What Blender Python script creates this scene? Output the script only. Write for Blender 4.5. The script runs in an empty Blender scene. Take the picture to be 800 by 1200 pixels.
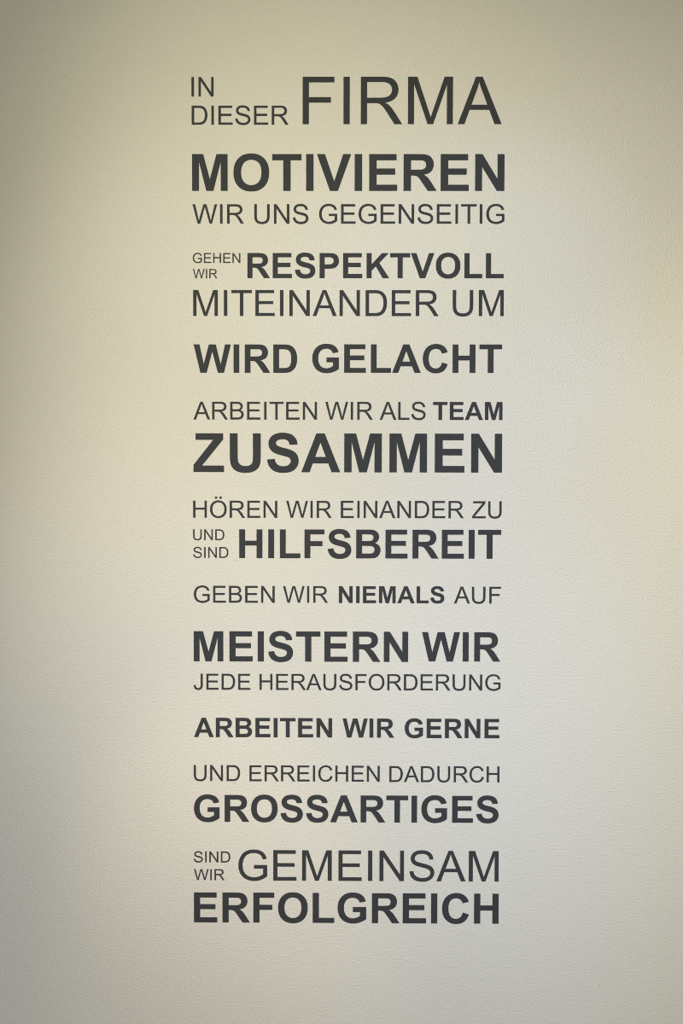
import bpy, bmesh, math, re
from mathutils import Matrix, Vector, Euler

S = bpy.context.scene
COL = S.collection

# ------------------------------------------------------------------ camera
PITCH, YAW, ROLL = 0.044558, 0.008912, 0.001819

cam_data = bpy.data.cameras.new('camera')
cam_data.sensor_fit = 'VERTICAL'
cam_data.sensor_height = 36.0
cam_data.lens = 36.0 * 1667.0 / 1200.0
cam_data.clip_start = 0.05
cam = bpy.data.objects.new('camera', cam_data)
COL.objects.link(cam)
cam.matrix_world = (Matrix.Translation((0, -2.74, 1.45)) @ Matrix.Rotation(YAW, 4, 'Z')
                    @ Matrix.Rotation(math.pi / 2 - PITCH, 4, 'X') @ Matrix.Rotation(ROLL, 4, 'Z'))
S.camera = cam

# ------------------------------------------------------------------ world, lamps, exposure
# each spot: (x, y, z, aim x, aim z on the wall, half angle, softness), colour * watts
SPOTS = [  # unseen spots added to shape the wall's warm glow, cool side and dim edges
    ([-1.637, -2.276, 2.3, 0.414, 1.21, 22.54, 0.954], [150.9, 143.05, 129.46]),
    ([-0.619, -1.206, 2.55, 0.059, 1.776, 34.618, 1.0], [26.14, 24.77, 16.33]),
    ([1.863, -1.598, 2.365, -0.822, 0.0, 20.812, 1.0], [84.55, 110.06, 167.23]),
    ([1.462, -1.6, 2.351, 1.151, 1.35, 25.273, 0.9], [41.53, 36.24, 14.96]),
    ([-0.415, -1.224, 2.314, -0.255, 0.476, 11.0, 1.0], [38.18, 28.56, 15.25]),
    ([-0.88, -1.901, 2.55, -0.334, 0.987, 14.043, 1.0], [31.53, 27.38, 20.54]),
    ([-0.247, -1.2, 2.55, 0.768, 0.758, 21.672, 0.9], [13.35, 18.88, 37.42]),
    ([1.0, -1.6, 2.55, 0.196, 1.702, 12.642, 1.0], [7.48, 13.1, 26.25]),
]
AMBIENT = [0.3589, 0.3375, 0.2789]

world = bpy.data.worlds.new('room_daylight')
S.world = world
world.use_nodes = True
bg = world.node_tree.nodes['Background']
bg.inputs['Color'].default_value = (*[a / max(AMBIENT) for a in AMBIENT], 1)
bg.inputs['Strength'].default_value = max(AMBIENT)

for (x, y, z, ax, az, half, blend), col in SPOTS:
    d = bpy.data.lights.new('added_wall_spot', 'SPOT')
    m = max(col)
    d.color = [c / m for c in col]
    d.energy = m
    d.spot_size = 2 * math.radians(half)
    d.spot_blend = blend
    d.shadow_soft_size = 0.06
    o = bpy.data.objects.new('added_wall_spot', d)
    o.location = (x, y, z)
    o.rotation_euler = (Vector((ax, 0, az)) - Vector((x, y, z))).to_track_quat('-Z', 'Y').to_euler()
    COL.objects.link(o)

S.view_settings.view_transform = 'Standard'
S.view_settings.look = 'None'
S.view_settings.gamma = 1.0
S.view_settings.exposure = 0.0
S.view_settings.use_curve_mapping = False
S.cycles.filter_width = 1.0


# ------------------------------------------------------------------ materials
def plaster_bump(nt, bsdf, coarse, fine):
    """painted roller texture: soft pimples of a few millimetres with finer grain on top"""
    tc = nt.nodes.new('ShaderNodeNewGeometry')
    n1 = nt.nodes.new('ShaderNodeTexNoise')
    n1.inputs['Scale'].default_value = 265
    n1.inputs['Detail'].default_value = 1.0
    n1.inputs['Roughness'].default_value = 0.55
    n2 = nt.nodes.new('ShaderNodeTexNoise')
    n2.inputs['Scale'].default_value = 560
    n2.inputs['Detail'].default_value = 2
    nt.links.new(tc.outputs['Position'], n1.inputs['Vector'])
    nt.links.new(tc.outputs['Position'], n2.inputs['Vector'])
    b1 = nt.nodes.new('ShaderNodeBump')
    b1.inputs['Strength'].default_value = 1.0
    b1.inputs['Distance'].default_value = coarse
    b2 = nt.nodes.new('ShaderNodeBump')
    b2.inputs['Strength'].default_value = 1.0
    b2.inputs['Distance'].default_value = fine
    nt.links.new(n1.outputs['Fac'], b1.inputs['Height'])
    nt.links.new(n2.outputs['Fac'], b2.inputs['Height'])
    nt.links.new(b1.outputs['Normal'], b2.inputs['Normal'])
    nt.links.new(b2.outputs['Normal'], bsdf.inputs['Normal'])
    return tc, n1


def wall_paint():
    m = bpy.data.materials.new('painted_plaster')
    m.use_nodes = True
    nt = m.node_tree
    b = nt.nodes['Principled BSDF']
    b.inputs['Roughness'].default_value = 0.9
    b.inputs['Specular IOR Level'].default_value = 0.0
    tc, n = plaster_bump(nt, b, WALL_COARSE, WALL_FINE)
    # faint scuffs and specks that sit on the paint
    col = nt.nodes.new('ShaderNodeRGB')
    col.outputs[0].default_value = (0.797, 0.779, 0.71, 1)
    last = col.outputs[0]
    for (sx, sz, r, amt) in SPECKS:
        v = nt.nodes.new('ShaderNodeVectorMath'); v.operation = 'DISTANCE'
        v.inputs[1].default_value = (sx, 0, sz)
        nt.links.new(tc.outputs['Position'], v.inputs[0])
        mr = nt.nodes.new('ShaderNodeMapRange')
        mr.inputs['From Min'].default_value = r
        mr.inputs['From Max'].default_value = r * 0.4
        mr.inputs['To Min'].default_value = 0
        mr.inputs['To Max'].default_value = amt
        nt.links.new(v.outputs['Value'], mr.inputs['Value'])
        mx = nt.nodes.new('ShaderNodeMix'); mx.data_type = 'RGBA'
        nt.links.new(mr.outputs['Result'], mx.inputs['Factor'])
        nt.links.new(last, mx.inputs['A'])
        mx.inputs['B'].default_value = (0.28, 0.22, 0.14, 1)
        last = mx.outputs['Result']
    nt.links.new(last, b.inputs['Base Color'])
    return m


def vinyl():
    m = bpy.data.materials.new('dark_grey_vinyl')
    m.use_nodes = True
    nt = m.node_tree
    b = nt.nodes['Principled BSDF']
    b.inputs['Base Color'].default_value = (*VINYL, 1)
    b.inputs['Roughness'].default_value = 0.6
    b.inputs['Specular IOR Level'].default_value = 0.15
    plaster_bump(nt, b, WALL_COARSE * 0.7, WALL_FINE * 0.5)
    return m


WALL_COARSE, WALL_FINE = 0.0012, 0.0009
VINYL = (0.049, 0.0525, 0.0585)
SPECKS = [(-0.553, 2.159, 0.0022, 0.3), (0.577, 0.585, 0.002, 0.35), (0.481, 0.404, 0.002, 0.35), (-0.23, 0.799, 0.003, 0.2)]

# ------------------------------------------------------------------ the wall
bm = bmesh.new()
x0, x1, z0, z1, th = -2.5, 2.5, 0.0, 2.6, 0.16
bmesh.ops.create_cube(bm, size=1.0)
for v in bm.verts:
    v.co = Vector((x0 if v.co.x < 0 else x1, 0.0 if v.co.y < 0 else th, z0 if v.co.z < 0 else z1))
me = bpy.data.meshes.new('wall_back')
bm.to_mesh(me)
bm.free()
me.materials.append(wall_paint())
wall = bpy.data.objects.new('wall_back', me)
COL.objects.link(wall)
wall['kind'] = 'structure'
wall['label'] = 'cream painted plaster wall carrying the tall block of dark lettering'
wall['category'] = 'wall'

# ------------------------------------------------------------------ the lettering
# letter outlines in 1/2048 em: "x y" points, M/L/H/V/Q commands; advance first
REG = {
'A': (1366, 'M-3 0L560 1466 769 1466 1366 0 1146 0 976 444 366 444 206 0ZM422 602L916 602 764 1006Q694 1190 660 1308Q632 1168 581 1030Z'),
'B': (1366, 'M150 0V1466H700Q868 1466 969.5 1421.5Q1071 1377 1128.5 1284.5Q1186 1192 1186 1091Q1186 997 1135 914Q1084 831 981 780Q1114 741 1185.5 647Q1257 553 1257 425Q1257 322 1213.5 233.5Q1170 145 1106 97Q1042 49 945.5 24.5Q849 0 709 0ZM344 850H661Q790 850 846 867Q920 889 957.5 940Q995 991 995 1068Q995 1141 960 1196.5Q925 1252 860 1272.5Q795 1293 637 1293H344ZM344 173H709Q803 173 841 180Q908 192 953 220Q998 248 1027 301.5Q1056 355 1056 425Q1056 507 1014 567.5Q972 628 897.5 652.5Q823 677 683 677H344Z'),
'C': (1479, 'M1204 514L1398 465Q1337 226 1178.5 100.5Q1020 -25 791 -25Q554 -25 405.5 71.5Q257 168 179.5 351Q102 534 102 744Q102 973 189.5 1143.5Q277 1314 438.5 1402.5Q600 1491 794 1491Q1014 1491 1164 1379Q1314 1267 1373 1064L1182 1019Q1131 1179 1034 1252Q937 1325 790 1325Q621 1325 507.5 1244Q394 1163 348 1026.5Q302 890 302 745Q302 558 356.5 418.5Q411 279 526 210Q641 141 775 141Q938 141 1051 235Q1164 329 1204 514Z'),
'D': (1479, 'M158 0V1466H663Q834 1466 924 1445Q1050 1416 1139 1340Q1255 1242 1312.5 1089.5Q1370 937 1370 741Q1370 574 1331 445Q1292 316 1231 231.5Q1170 147 1097.5 98.5Q1025 50 922.5 25Q820 0 687 0ZM352 173H665Q810 173 892.5 200Q975 227 1024 276Q1093 345 1131.5 461.5Q1170 578 1170 744Q1170 974 1094.5 1097.5Q1019 1221 911 1263Q833 1293 660 1293H352Z'),
'E': (1366, 'M162 0V1466H1222V1293H356V844H1167V672H356V173H1256V0Z'),
'F': (1251, 'M168 0V1466H1157V1293H362V839H1050V666H362V0Z'),
'G': (1593, 'M844 575V747L1465 748V204Q1322 90 1170 32.5Q1018 -25 858 -25Q642 -25 465.5 67.5Q289 160 199 335Q109 510 109 726Q109 940 198.5 1125.5Q288 1311 456 1401Q624 1491 843 1491Q1002 1491 1130.5 1439.5Q1259 1388 1332 1296Q1405 1204 1443 1056L1268 1008Q1235 1120 1186 1184Q1137 1248 1046 1286.5Q955 1325 844 1325Q711 1325 614 1284.5Q517 1244 457.5 1178Q398 1112 365 1033Q309 897 309 738Q309 542 376.5 410Q444 278 573 214Q702 150 847 150Q973 150 1093 198.5Q1213 247 1275 302V575Z'),
'H': (1479, 'M164 0V1466H358V864H1120V1466H1314V0H1120V691H358V0Z'),
'I': (569, 'M191 0V1466H385V0Z'),
'J': (1024, 'M59 416L234 440Q241 272 297 210Q353 148 452 148Q525 148 578 181.5Q631 215 651 272.5Q671 330 671 456V1466H865V467Q865 283 820.5 182Q776 81 679.5 28Q583 -25 453 -25Q260 -25 157.5 86Q55 197 59 416Z'),
'L': (1139, 'M150 0V1466H344V173H1066V0Z'),
'M': (1706, 'M152 0V1466H444L791 428Q839 283 861 211Q886 291 939 446L1290 1466H1551V0H1364V1227L938 0H763L339 1248V0Z'),
'N': (1479, 'M156 0V1466H355L1125 315V1466H1311V0H1112L342 1152V0Z'),
'O': (1593, 'M99 714Q99 1079 295 1285.5Q491 1492 801 1492Q1004 1492 1167 1395Q1330 1298 1415.5 1124.5Q1501 951 1501 731Q1501 508 1411 332Q1321 156 1156 65.5Q991 -25 800 -25Q593 -25 430 75Q267 175 183 348Q99 521 99 714ZM299 711Q299 446 441.5 293.5Q584 141 799 141Q1018 141 1159.5 295Q1301 449 1301 732Q1301 911 1240.5 1044.5Q1180 1178 1063.5 1251.5Q947 1325 802 1325Q596 1325 447.5 1183.5Q299 1042 299 711Z'),
'R': (1479, 'M161 0V1466H811Q1007 1466 1109 1426.5Q1211 1387 1272 1287Q1333 1187 1333 1066Q1333 910 1232 803Q1131 696 920 667Q997 630 1037 594Q1122 516 1198 399L1453 0H1209L1015 305Q930 437 875 507Q820 577 776.5 605Q733 633 688 644Q655 651 580 651H355V0ZM355 819H772Q905 819 980 846.5Q1055 874 1094 934.5Q1133 995 1133 1066Q1133 1170 1057.5 1237Q982 1304 819 1304H355Z'),
'S': (1366, 'M92 471L275 487Q288 377 335.5 306.5Q383 236 483 192.5Q583 149 708 149Q819 149 904 182Q989 215 1030.5 272.5Q1072 330 1072 398Q1072 467 1032 518.5Q992 570 900 605Q841 628 639 676.5Q437 725 356 768Q251 823 199.5 904.5Q148 986 148 1087Q148 1198 211 1294.5Q274 1391 395 1441Q516 1491 664 1491Q827 1491 951.5 1438.5Q1076 1386 1143 1284Q1210 1182 1215 1053L1029 1039Q1014 1178 927.5 1249Q841 1320 672 1320Q496 1320 415.5 1255.5Q335 1191 335 1100Q335 1021 392 970Q448 919 684.5 865.5Q921 812 1009 772Q1137 713 1198 622.5Q1259 532 1259 414Q1259 297 1192 193.5Q1125 90 999.5 32.5Q874 -25 717 -25Q518 -25 383.5 33Q249 91 172.5 207.5Q96 324 92 471Z'),
'T': (1251, 'M531 0V1293H48V1466H1210V1293H725V0Z'),
'U': (1479, 'M1120 1466H1314V619Q1314 398 1264 268Q1214 138 1083.5 56.5Q953 -25 741 -25Q535 -25 404 46Q273 117 217 251.5Q161 386 161 619V1466H355V620Q355 429 390.5 338.5Q426 248 512.5 199Q599 150 724 150Q938 150 1029 247Q1120 344 1120 620Z'),
'W': (1933, 'M414 0L25 1466H224L447 505Q483 354 509 205Q565 440 575 476L854 1466H1088L1298 724Q1377 448 1412 205Q1440 344 1485 524L1715 1466H1910L1508 0H1321L1012 1117Q973 1257 966 1289Q943 1188 923 1117L612 0Z'),
'Z': (1251, 'M41 0V180L792 1119Q872 1219 944 1293H126V1466H1176V1293L353 276 264 173H1200V0Z'),
}
BOLD = {
'A': (1479, 'M1471 0H1149L1021 333H435L314 0H0L571 1466H884ZM926 580L724 1124 526 580Z'),
'B': (1479, 'M150 1466H736Q910 1466 995.5 1451.5Q1081 1437 1148.5 1391Q1216 1345 1261 1268.5Q1306 1192 1306 1097Q1306 994 1250.5 908Q1195 822 1100 779Q1234 740 1306 646Q1378 552 1378 425Q1378 325 1331.5 230.5Q1285 136 1204.5 79.5Q1124 23 1006 10Q932 2 649 0H150ZM446 1222V883H640Q813 883 855 888Q931 897 974.5 940.5Q1018 984 1018 1055Q1018 1123 980.5 1165.5Q943 1208 869 1217Q825 1222 616 1222ZM446 639V247H720Q880 247 923 256Q989 268 1030.5 314.5Q1072 361 1072 439Q1072 505 1040 551Q1008 597 947.5 618Q887 639 685 639Z'),
'C': (1479, 'M1087 539L1374 448Q1308 208 1154.5 91.5Q1001 -25 765 -25Q473 -25 285 174.5Q97 374 97 720Q97 1086 286 1288.5Q475 1491 783 1491Q1052 1491 1220 1332Q1320 1238 1370 1062L1077 992Q1051 1106 968.5 1172Q886 1238 768 1238Q605 1238 503.5 1121Q402 1004 402 742Q402 464 502 346Q602 228 762 228Q880 228 965 303Q1050 378 1087 539Z'),
'D': (1479, 'M148 1466H689Q872 1466 968 1438Q1097 1400 1189 1303Q1281 1206 1329 1065.5Q1377 925 1377 719Q1377 538 1332 407Q1277 247 1175 148Q1098 73 967 31Q869 0 705 0H148ZM444 1218V247H665Q789 247 844 261Q916 279 963.5 322Q1011 365 1041 463.5Q1071 562 1071 732Q1071 902 1041 993Q1011 1084 957 1135Q903 1186 820 1204Q758 1218 577 1218Z'),
'E': (1366, 'M149 0V1466H1236V1218H445V893H1181V646H445V247H1264V0Z'),
'F': (1251, 'M151 0V1466H1156V1218H447V871H1059V623H447V0Z'),
'G': (1593, 'M831 539V786H1469V202Q1376 112 1199.5 43.5Q1023 -25 842 -25Q612 -25 441 71.5Q270 168 184 347.5Q98 527 98 738Q98 967 194 1145Q290 1323 475 1418Q616 1491 826 1491Q1099 1491 1252.5 1376.5Q1406 1262 1450 1060L1156 1005Q1125 1113 1039.5 1175.5Q954 1238 826 1238Q632 1238 517.5 1115Q403 992 403 750Q403 489 519 358.5Q635 228 823 228Q916 228 1009.5 264.5Q1103 301 1170 353V539Z'),
'H': (1479, 'M150 0V1466H446V889H1026V1466H1322V0H1026V641H446V0Z'),
'I': (569, 'M140 0V1466H436V0Z'),
'K': (1479, 'M152 0V1466H448V815L1046 1466H1444L892 895 1474 0H1091L688 688 448 443V0Z'),
'L': (1251, 'M157 0V1466H453V247H1189V0Z'),
'M': (1706, 'M145 0V1466H588L854 466 1117 1466H1561V0H1286V1154L995 0H710L420 1154V0Z'),
'N': (1479, 'M152 0V1466H440L1040 487V1466H1315V0H1018L427 956V0Z'),
'O': (1593, 'M89 724Q89 948 156 1100Q206 1212 292.5 1301Q379 1390 482 1433Q619 1491 798 1491Q1122 1491 1316.5 1290Q1511 1089 1511 731Q1511 376 1318 175.5Q1125 -25 802 -25Q475 -25 282 174.5Q89 374 89 724ZM394 734Q394 485 509 356.5Q624 228 801 228Q978 228 1091.5 355.5Q1205 483 1205 738Q1205 990 1094.5 1114Q984 1238 801 1238Q618 1238 506 1112.5Q394 987 394 734Z'),
'P': (1366, 'M149 0V1466H624Q894 1466 976 1444Q1102 1411 1187 1300.5Q1272 1190 1272 1015Q1272 880 1223 788Q1174 696 1098.5 643.5Q1023 591 945 574Q839 553 638 553H445V0ZM445 1218V802H607Q782 802 841 825Q900 848 933.5 897Q967 946 967 1011Q967 1091 920 1143Q873 1195 801 1208Q748 1218 588 1218Z'),
'R': (1479, 'M150 0V1466H773Q1008 1466 1114.5 1426.5Q1221 1387 1285 1286Q1349 1185 1349 1055Q1349 890 1252 782.5Q1155 675 962 647Q1058 591 1120.5 524Q1183 457 1289 286L1468 0H1114L900 319Q786 490 744 534.5Q702 579 655 595.5Q608 612 506 612H446V0ZM446 846H665Q878 846 931 864Q984 882 1014 926Q1044 970 1044 1036Q1044 1110 1004.5 1155.5Q965 1201 893 1213Q857 1218 677 1218H446Z'),
'S': (1366, 'M74 477L362 505Q388 360 467.5 292Q547 224 682 224Q825 224 897.5 284.5Q970 345 970 426Q970 478 939.5 514.5Q909 551 833 578Q781 596 596 642Q358 701 262 787Q127 908 127 1082Q127 1194 190.5 1291.5Q254 1389 373.5 1440Q493 1491 662 1491Q938 1491 1077.5 1370Q1217 1249 1224 1047L928 1034Q909 1147 846.5 1196.5Q784 1246 659 1246Q530 1246 457 1193Q410 1159 410 1102Q410 1050 454 1013Q510 966 726 915Q942 864 1045.5 809.5Q1149 755 1207.5 660.5Q1266 566 1266 427Q1266 301 1196 191Q1126 81 998 27.5Q870 -26 679 -26Q401 -26 252 102.5Q103 231 74 477Z'),
'T': (1251, 'M479 0V1218H44V1466H1209V1218H775V0Z'),
'U': (1479, 'M147 1466H443V672Q443 483 454 427Q473 337 544.5 282.5Q616 228 740 228Q866 228 930 279.5Q994 331 1007 406Q1020 481 1020 655V1466H1316V696Q1316 432 1292 323Q1268 214 1203.5 139Q1139 64 1031 19.5Q923 -25 749 -25Q539 -25 430.5 23.5Q322 72 259 149.5Q196 227 176 311Q147 435 147 677Z'),
'V': (1366, 'M523 0L-1 1466H320L691 381 1050 1466H1364L839 0Z'),
'W': (1933, 'M359 0L9 1466H312L533 459 801 1466H1153L1410 442 1635 1466H1933L1577 0H1263L971 1096 680 0Z'),
'Z': (1251, 'M20 0V267L768 1218H105V1466H1147V1236L347 247H1177V0Z'),
}



def contours(s, n=7):
    out, cur, p = [], None, (0, 0)
    for c, a in re.findall(r'([MLHVQZ])([^MLHVQZ]*)', s):
        v = [float(t) for t in a.split()]
        if c == 'M':
            cur = [(v[0], v[1])]
            p = cur[0]
        elif c == 'L':
            for i in range(0, len(v), 2):
                p = (v[i], v[i + 1])
                cur.append(p)
        elif c == 'H':
            p = (v[0], p[1])
            cur.append(p)
        elif c == 'V':
            p = (p[0], v[0])
            cur.append(p)
        elif c == 'Q':
            q, e = (v[0], v[1]), (v[2], v[3])
            for k in range(1, n + 1):
                t = k / n
                cur.append(((1 - t) ** 2 * p[0] + 2 * t * (1 - t) * q[0] + t * t * e[0],
                            (1 - t) ** 2 * p[1] + 2 * t * (1 - t) * q[1] + t * t * e[1]))
            p = e
        else:
            if cur[0] == cur[-1]:
                cur.pop()
            out.append(cur)
    return out


VIN = vinyl()
THICK = 0.0004


def cut_mesh(name, loops, thick=THICK):
    """outlines in metres -> a flat piece of film with its real thickness, standing upright in front of y = 0"""
    cu = bpy.data.curves.new(name, 'CURVE')
    cu.dimensions = '2D'
    cu.fill_mode = 'BOTH'
    cu.extrude = thick / 2
    for lp in loops:
        sp = cu.splines.new('POLY')
        sp.points.add(len(lp) - 1)
        for pt, (x, y) in zip(sp.points, lp):
            pt.co = (x, y, 0, 1)
        sp.use_cyclic_u = True
    tmp = bpy.data.objects.new(name, cu)
    COL.objects.link(tmp)
    dg = bpy.context.evaluated_depsgraph_get()
    dg.update()
    me = bpy.data.meshes.new_from_object(tmp.evaluated_get(dg), depsgraph=dg)
    bpy.data.objects.remove(tmp)
    bpy.data.curves.remove(cu)
    b = bmesh.new()
    b.from_mesh(me)
    bmesh.ops.remove_doubles(b, verts=b.verts, dist=1e-6)
    b.transform(Matrix.Translation((0, -thick / 2, 0)) @ Matrix.Rotation(math.pi / 2, 4, 'X'))
    bmesh.ops.recalc_face_normals(b, faces=b.faces)
    b.to_mesh(me)
    b.free()
    for f in me.polygons:
        f.use_smooth = False
    me.name = name
    me.materials.clear()
    me.materials.append(VIN)
    return me


def part(name, me, parent, loc, label=None):
    o = bpy.data.objects.new(name, me)
    COL.objects.link(o)
    o.parent = parent
    o.location = loc
    if label:
        o['label'] = label
    return o


UMLAUT = (519, 894, 188, 1628)   # left edges of the two dots, their size and their foot

# word, bold?, left ink edge, right ink edge, baseline, capital height (all metres on the wall), label
WORDS = [
    ('IN', 0, -0.3115, -0.2693, 2.1195, 0.0366, 'small thin dark grey word IN standing above DIESER, topmost of the wall text'),
    ('DIESER', 0, -0.3113, -0.1266, 2.0663, 0.036, 'thin dark grey word DIESER under IN and beside tall FIRMA'),
    ('FIRMA', 0, -0.0998, 0.2788, 2.0673, 0.0892, 'tallest thin dark grey word FIRMA beside DIESER in the top line'),
    ('MOTIVIEREN', 1, -0.3108, 0.2847, 1.9414, 0.0696, 'large bold dark grey word MOTIVIEREN under the line ending in FIRMA'),
    ('WIR', 0, -0.3102, -0.2118, 1.8793, 0.0367, 'thin dark grey word WIR before UNS, directly under the bold MOTIVIEREN'),
    ('UNS', 0, -0.1922, -0.0886, 1.8791, 0.0371, 'thin dark grey word UNS between WIR and GEGENSEITIG'),
    ('GEGENSEITIG', 0, -0.0683, 0.2852, 1.8793, 0.037, 'thin dark grey word GEGENSEITIG following UNS under MOTIVIEREN'),
    ('GEHEN', 0, -0.31, -0.2189, 1.8046, 0.0189, 'very small thin dark grey word GEHEN beside the start of RESPEKTVOLL'),
    ('WIR', 0, -0.3097, -0.2631, 1.7753, 0.0178, 'very small thin dark grey word WIR just under GEHEN'),
    ('RESPEKTVOLL', 1, -0.2054, 0.2846, 1.7759, 0.0477, 'bold dark grey word RESPEKTVOLL beside the tiny words GEHEN and WIR'),
    ('MITEINANDER', 0, -0.3094, 0.1607, 1.7037, 0.0494, 'thin wide dark grey word MITEINANDER under RESPEKTVOLL'),
    ('UM', 0, 0.1876, 0.2851, 1.7039, 0.0496, 'thin dark grey word UM following MITEINANDER'),
    ('WIRD', 1, -0.3089, -0.1101, 1.5951, 0.0543, 'bold dark grey word WIRD standing before GELACHT'),
    ('GELACHT', 1, -0.0811, 0.2826, 1.5955, 0.0543, 'bold dark grey word GELACHT following WIRD'),
    ('ARBEITEN', 0, -0.3096, -0.0719, 1.5054, 0.0342, 'thin dark grey word ARBEITEN above ZUSAMMEN, beginning the line that ends in TEAM'),
    ('WIR', 0, -0.0559, 0.0355, 1.5055, 0.0342, 'thin dark grey word WIR between thin ARBEITEN and ALS'),
    ('ALS', 0, 0.0486, 0.1367, 1.5054, 0.0343, 'thin dark grey word ALS between WIR and bold TEAM'),
    ('TEAM', 1, 0.151, 0.2841, 1.5053, 0.0345, 'small bold dark grey word TEAM following ALS above ZUSAMMEN'),
    ('ZUSAMMEN', 1, -0.3098, 0.2838, 1.4044, 0.0746, 'tall bold dark grey word ZUSAMMEN under the line ending in TEAM'),
    ('HÖREN', 0, -0.3106, -0.1483, 1.3162, 0.0331, 'thin dark grey word HÖREN with two dots over the O, under ZUSAMMEN'),
    ('WIR', 0, -0.131, -0.0434, 1.3165, 0.0327, 'thin dark grey word WIR between HÖREN and EINANDER'),
    ('EINANDER', 0, -0.0257, 0.2111, 1.3163, 0.0332, 'thin dark grey word EINANDER between WIR and ZU above HILFSBEREIT'),
    ('ZU', 0, 0.2271, 0.2838, 1.3163, 0.0329, 'short thin dark grey word ZU following EINANDER'),
    ('UND', 0, -0.3107, -0.2505, 1.2729, 0.0209, 'very small thin dark grey word UND above SIND beside HILFSBEREIT'),
    ('SIND', 0, -0.3108, -0.2427, 1.2386, 0.021, 'very small thin dark grey word SIND under UND beside HILFSBEREIT'),
    ('HILFSBEREIT', 1, -0.2217, 0.2834, 1.2383, 0.0557, 'bold dark grey word HILFSBEREIT beside the tiny words UND and SIND'),
    ('GEBEN', 0, -0.3098, -0.1533, 1.1517, 0.0328, 'thin dark grey word GEBEN beginning the line with bold NIEMALS'),
    ('WIR', 0, -0.1372, -0.0501, 1.152, 0.0323, 'thin dark grey word WIR between GEBEN and bold NIEMALS'),
    ('NIEMALS', 1, -0.0291, 0.1745, 1.1517, 0.0327, 'small bold dark grey word NIEMALS between thin WIR and AUF'),
    ('AUF', 0, 0.1931, 0.2836, 1.1514, 0.0327, 'thin dark grey word AUF following bold NIEMALS'),
    ('MEISTERN', 1, -0.3101, 0.1049, 1.0375, 0.0587, 'bold dark grey word MEISTERN above JEDE HERAUSFORDERUNG'),
    ('WIR', 1, 0.1317, 0.2831, 1.0387, 0.057, 'bold dark grey word WIR following MEISTERN'),
    ('JEDE', 0, -0.3103, -0.2005, 0.9821, 0.0313, 'thin dark grey word JEDE under the start of MEISTERN'),
    ('HERAUSFORDERUNG', 0, -0.1827, 0.284, 0.9821, 0.0314, 'long thin dark grey word HERAUSFORDERUNG following JEDE'),
    ('ARBEITEN', 1, -0.3101, -0.0419, 0.8895, 0.0378, 'bold dark grey word ARBEITEN beginning the line that ends in GERNE'),
    ('WIR', 1, -0.0215, 0.0786, 0.8896, 0.0372, 'bold dark grey word WIR between bold ARBEITEN and GERNE'),
    ('GERNE', 1, 0.0989, 0.2825, 0.8891, 0.0378, 'bold dark grey word GERNE following ARBEITEN WIR'),
    ('UND', 0, -0.3108, -0.2206, 0.8033, 0.0313, 'thin dark grey word UND before ERREICHEN, above the start of GROSSARTIGES'),
    ('ERREICHEN', 0, -0.2024, 0.0507, 0.8032, 0.0312, 'thin dark grey word ERREICHEN between UND and DADURCH'),
    ('DADURCH', 0, 0.0694, 0.2831, 0.8027, 0.0313, 'thin dark grey word DADURCH following ERREICHEN above GROSSARTIGES'),
    ('GROSSARTIGES', 1, -0.3106, 0.2819, 0.7232, 0.0528, 'bold dark grey word GROSSARTIGES under UND ERREICHEN DADURCH'),
    ('SIND', 0, -0.3112, -0.24, 0.643, 0.0217, 'very small thin dark grey word SIND beside the top of GEMEINSAM'),
    ('WIR', 0, -0.3109, -0.2513, 0.608, 0.0217, 'very small thin dark grey word WIR under SIND beside GEMEINSAM'),
    ('GEMEINSAM', 0, -0.2242, 0.2827, 0.6077, 0.06, 'large thin dark grey word GEMEINSAM above the bold ERFOLGREICH'),
    ('ERFOLGREICH', 1, -0.3111, 0.2832, 0.5244, 0.0592, 'bold dark grey word ERFOLGREICH under GEMEINSAM, lowest of the wall text'),
]



def build_word(word, bold, left, right, base, cap, label):
    font = BOLD if bold else REG
    adv, spans = 0, []
    for ch in word:
        w, path = font['O' if ch == 'Ö' else ch]
        spans.append((ch, adv, contours(path)))
        adv += w
    lo = min(p[0] for c in spans[0][2] for p in c)
    hi = spans[-1][1] + max(p[0] for c in spans[-1][2] for p in c)
    sx, sz = (right - left) / (hi - lo), cap / 1466.0
    root = bpy.data.objects.new('vinyl_word', None)
    root.empty_display_size = 0.05
    root.location = (left, 0, base)
    COL.objects.link(root)
    root['label'] = label
    root['category'] = 'wall lettering'
    root['group'] = 'dark grey words of the wall text'
    cache = {}
    for ch, a, cs in spans:
        if ch not in cache:
            ox = min(p[0] for c in cs for p in c)
            cache[ch] = (ox, cut_mesh('letter', [[((x - ox) * sx, y * sz) for x, y in c] for c in cs]))
        ox, me = cache[ch]
        L = part('letter', me, root, ((a + ox - lo) * sx, 0, 0), 'capital letter ' + ch)
        if ch == 'Ö':
            u0, u1, s, foot = UMLAUT
            for u in (u0, u1):
                dot = cut_mesh('dot', [[(0, 0), (s * sx, 0), (s * sx, s * sz), (0, s * sz)]])
                part('dot', dot, L, ((u - ox) * sx, 0, foot * sz))
    return root


for row in WORDS:
    build_word(*row)
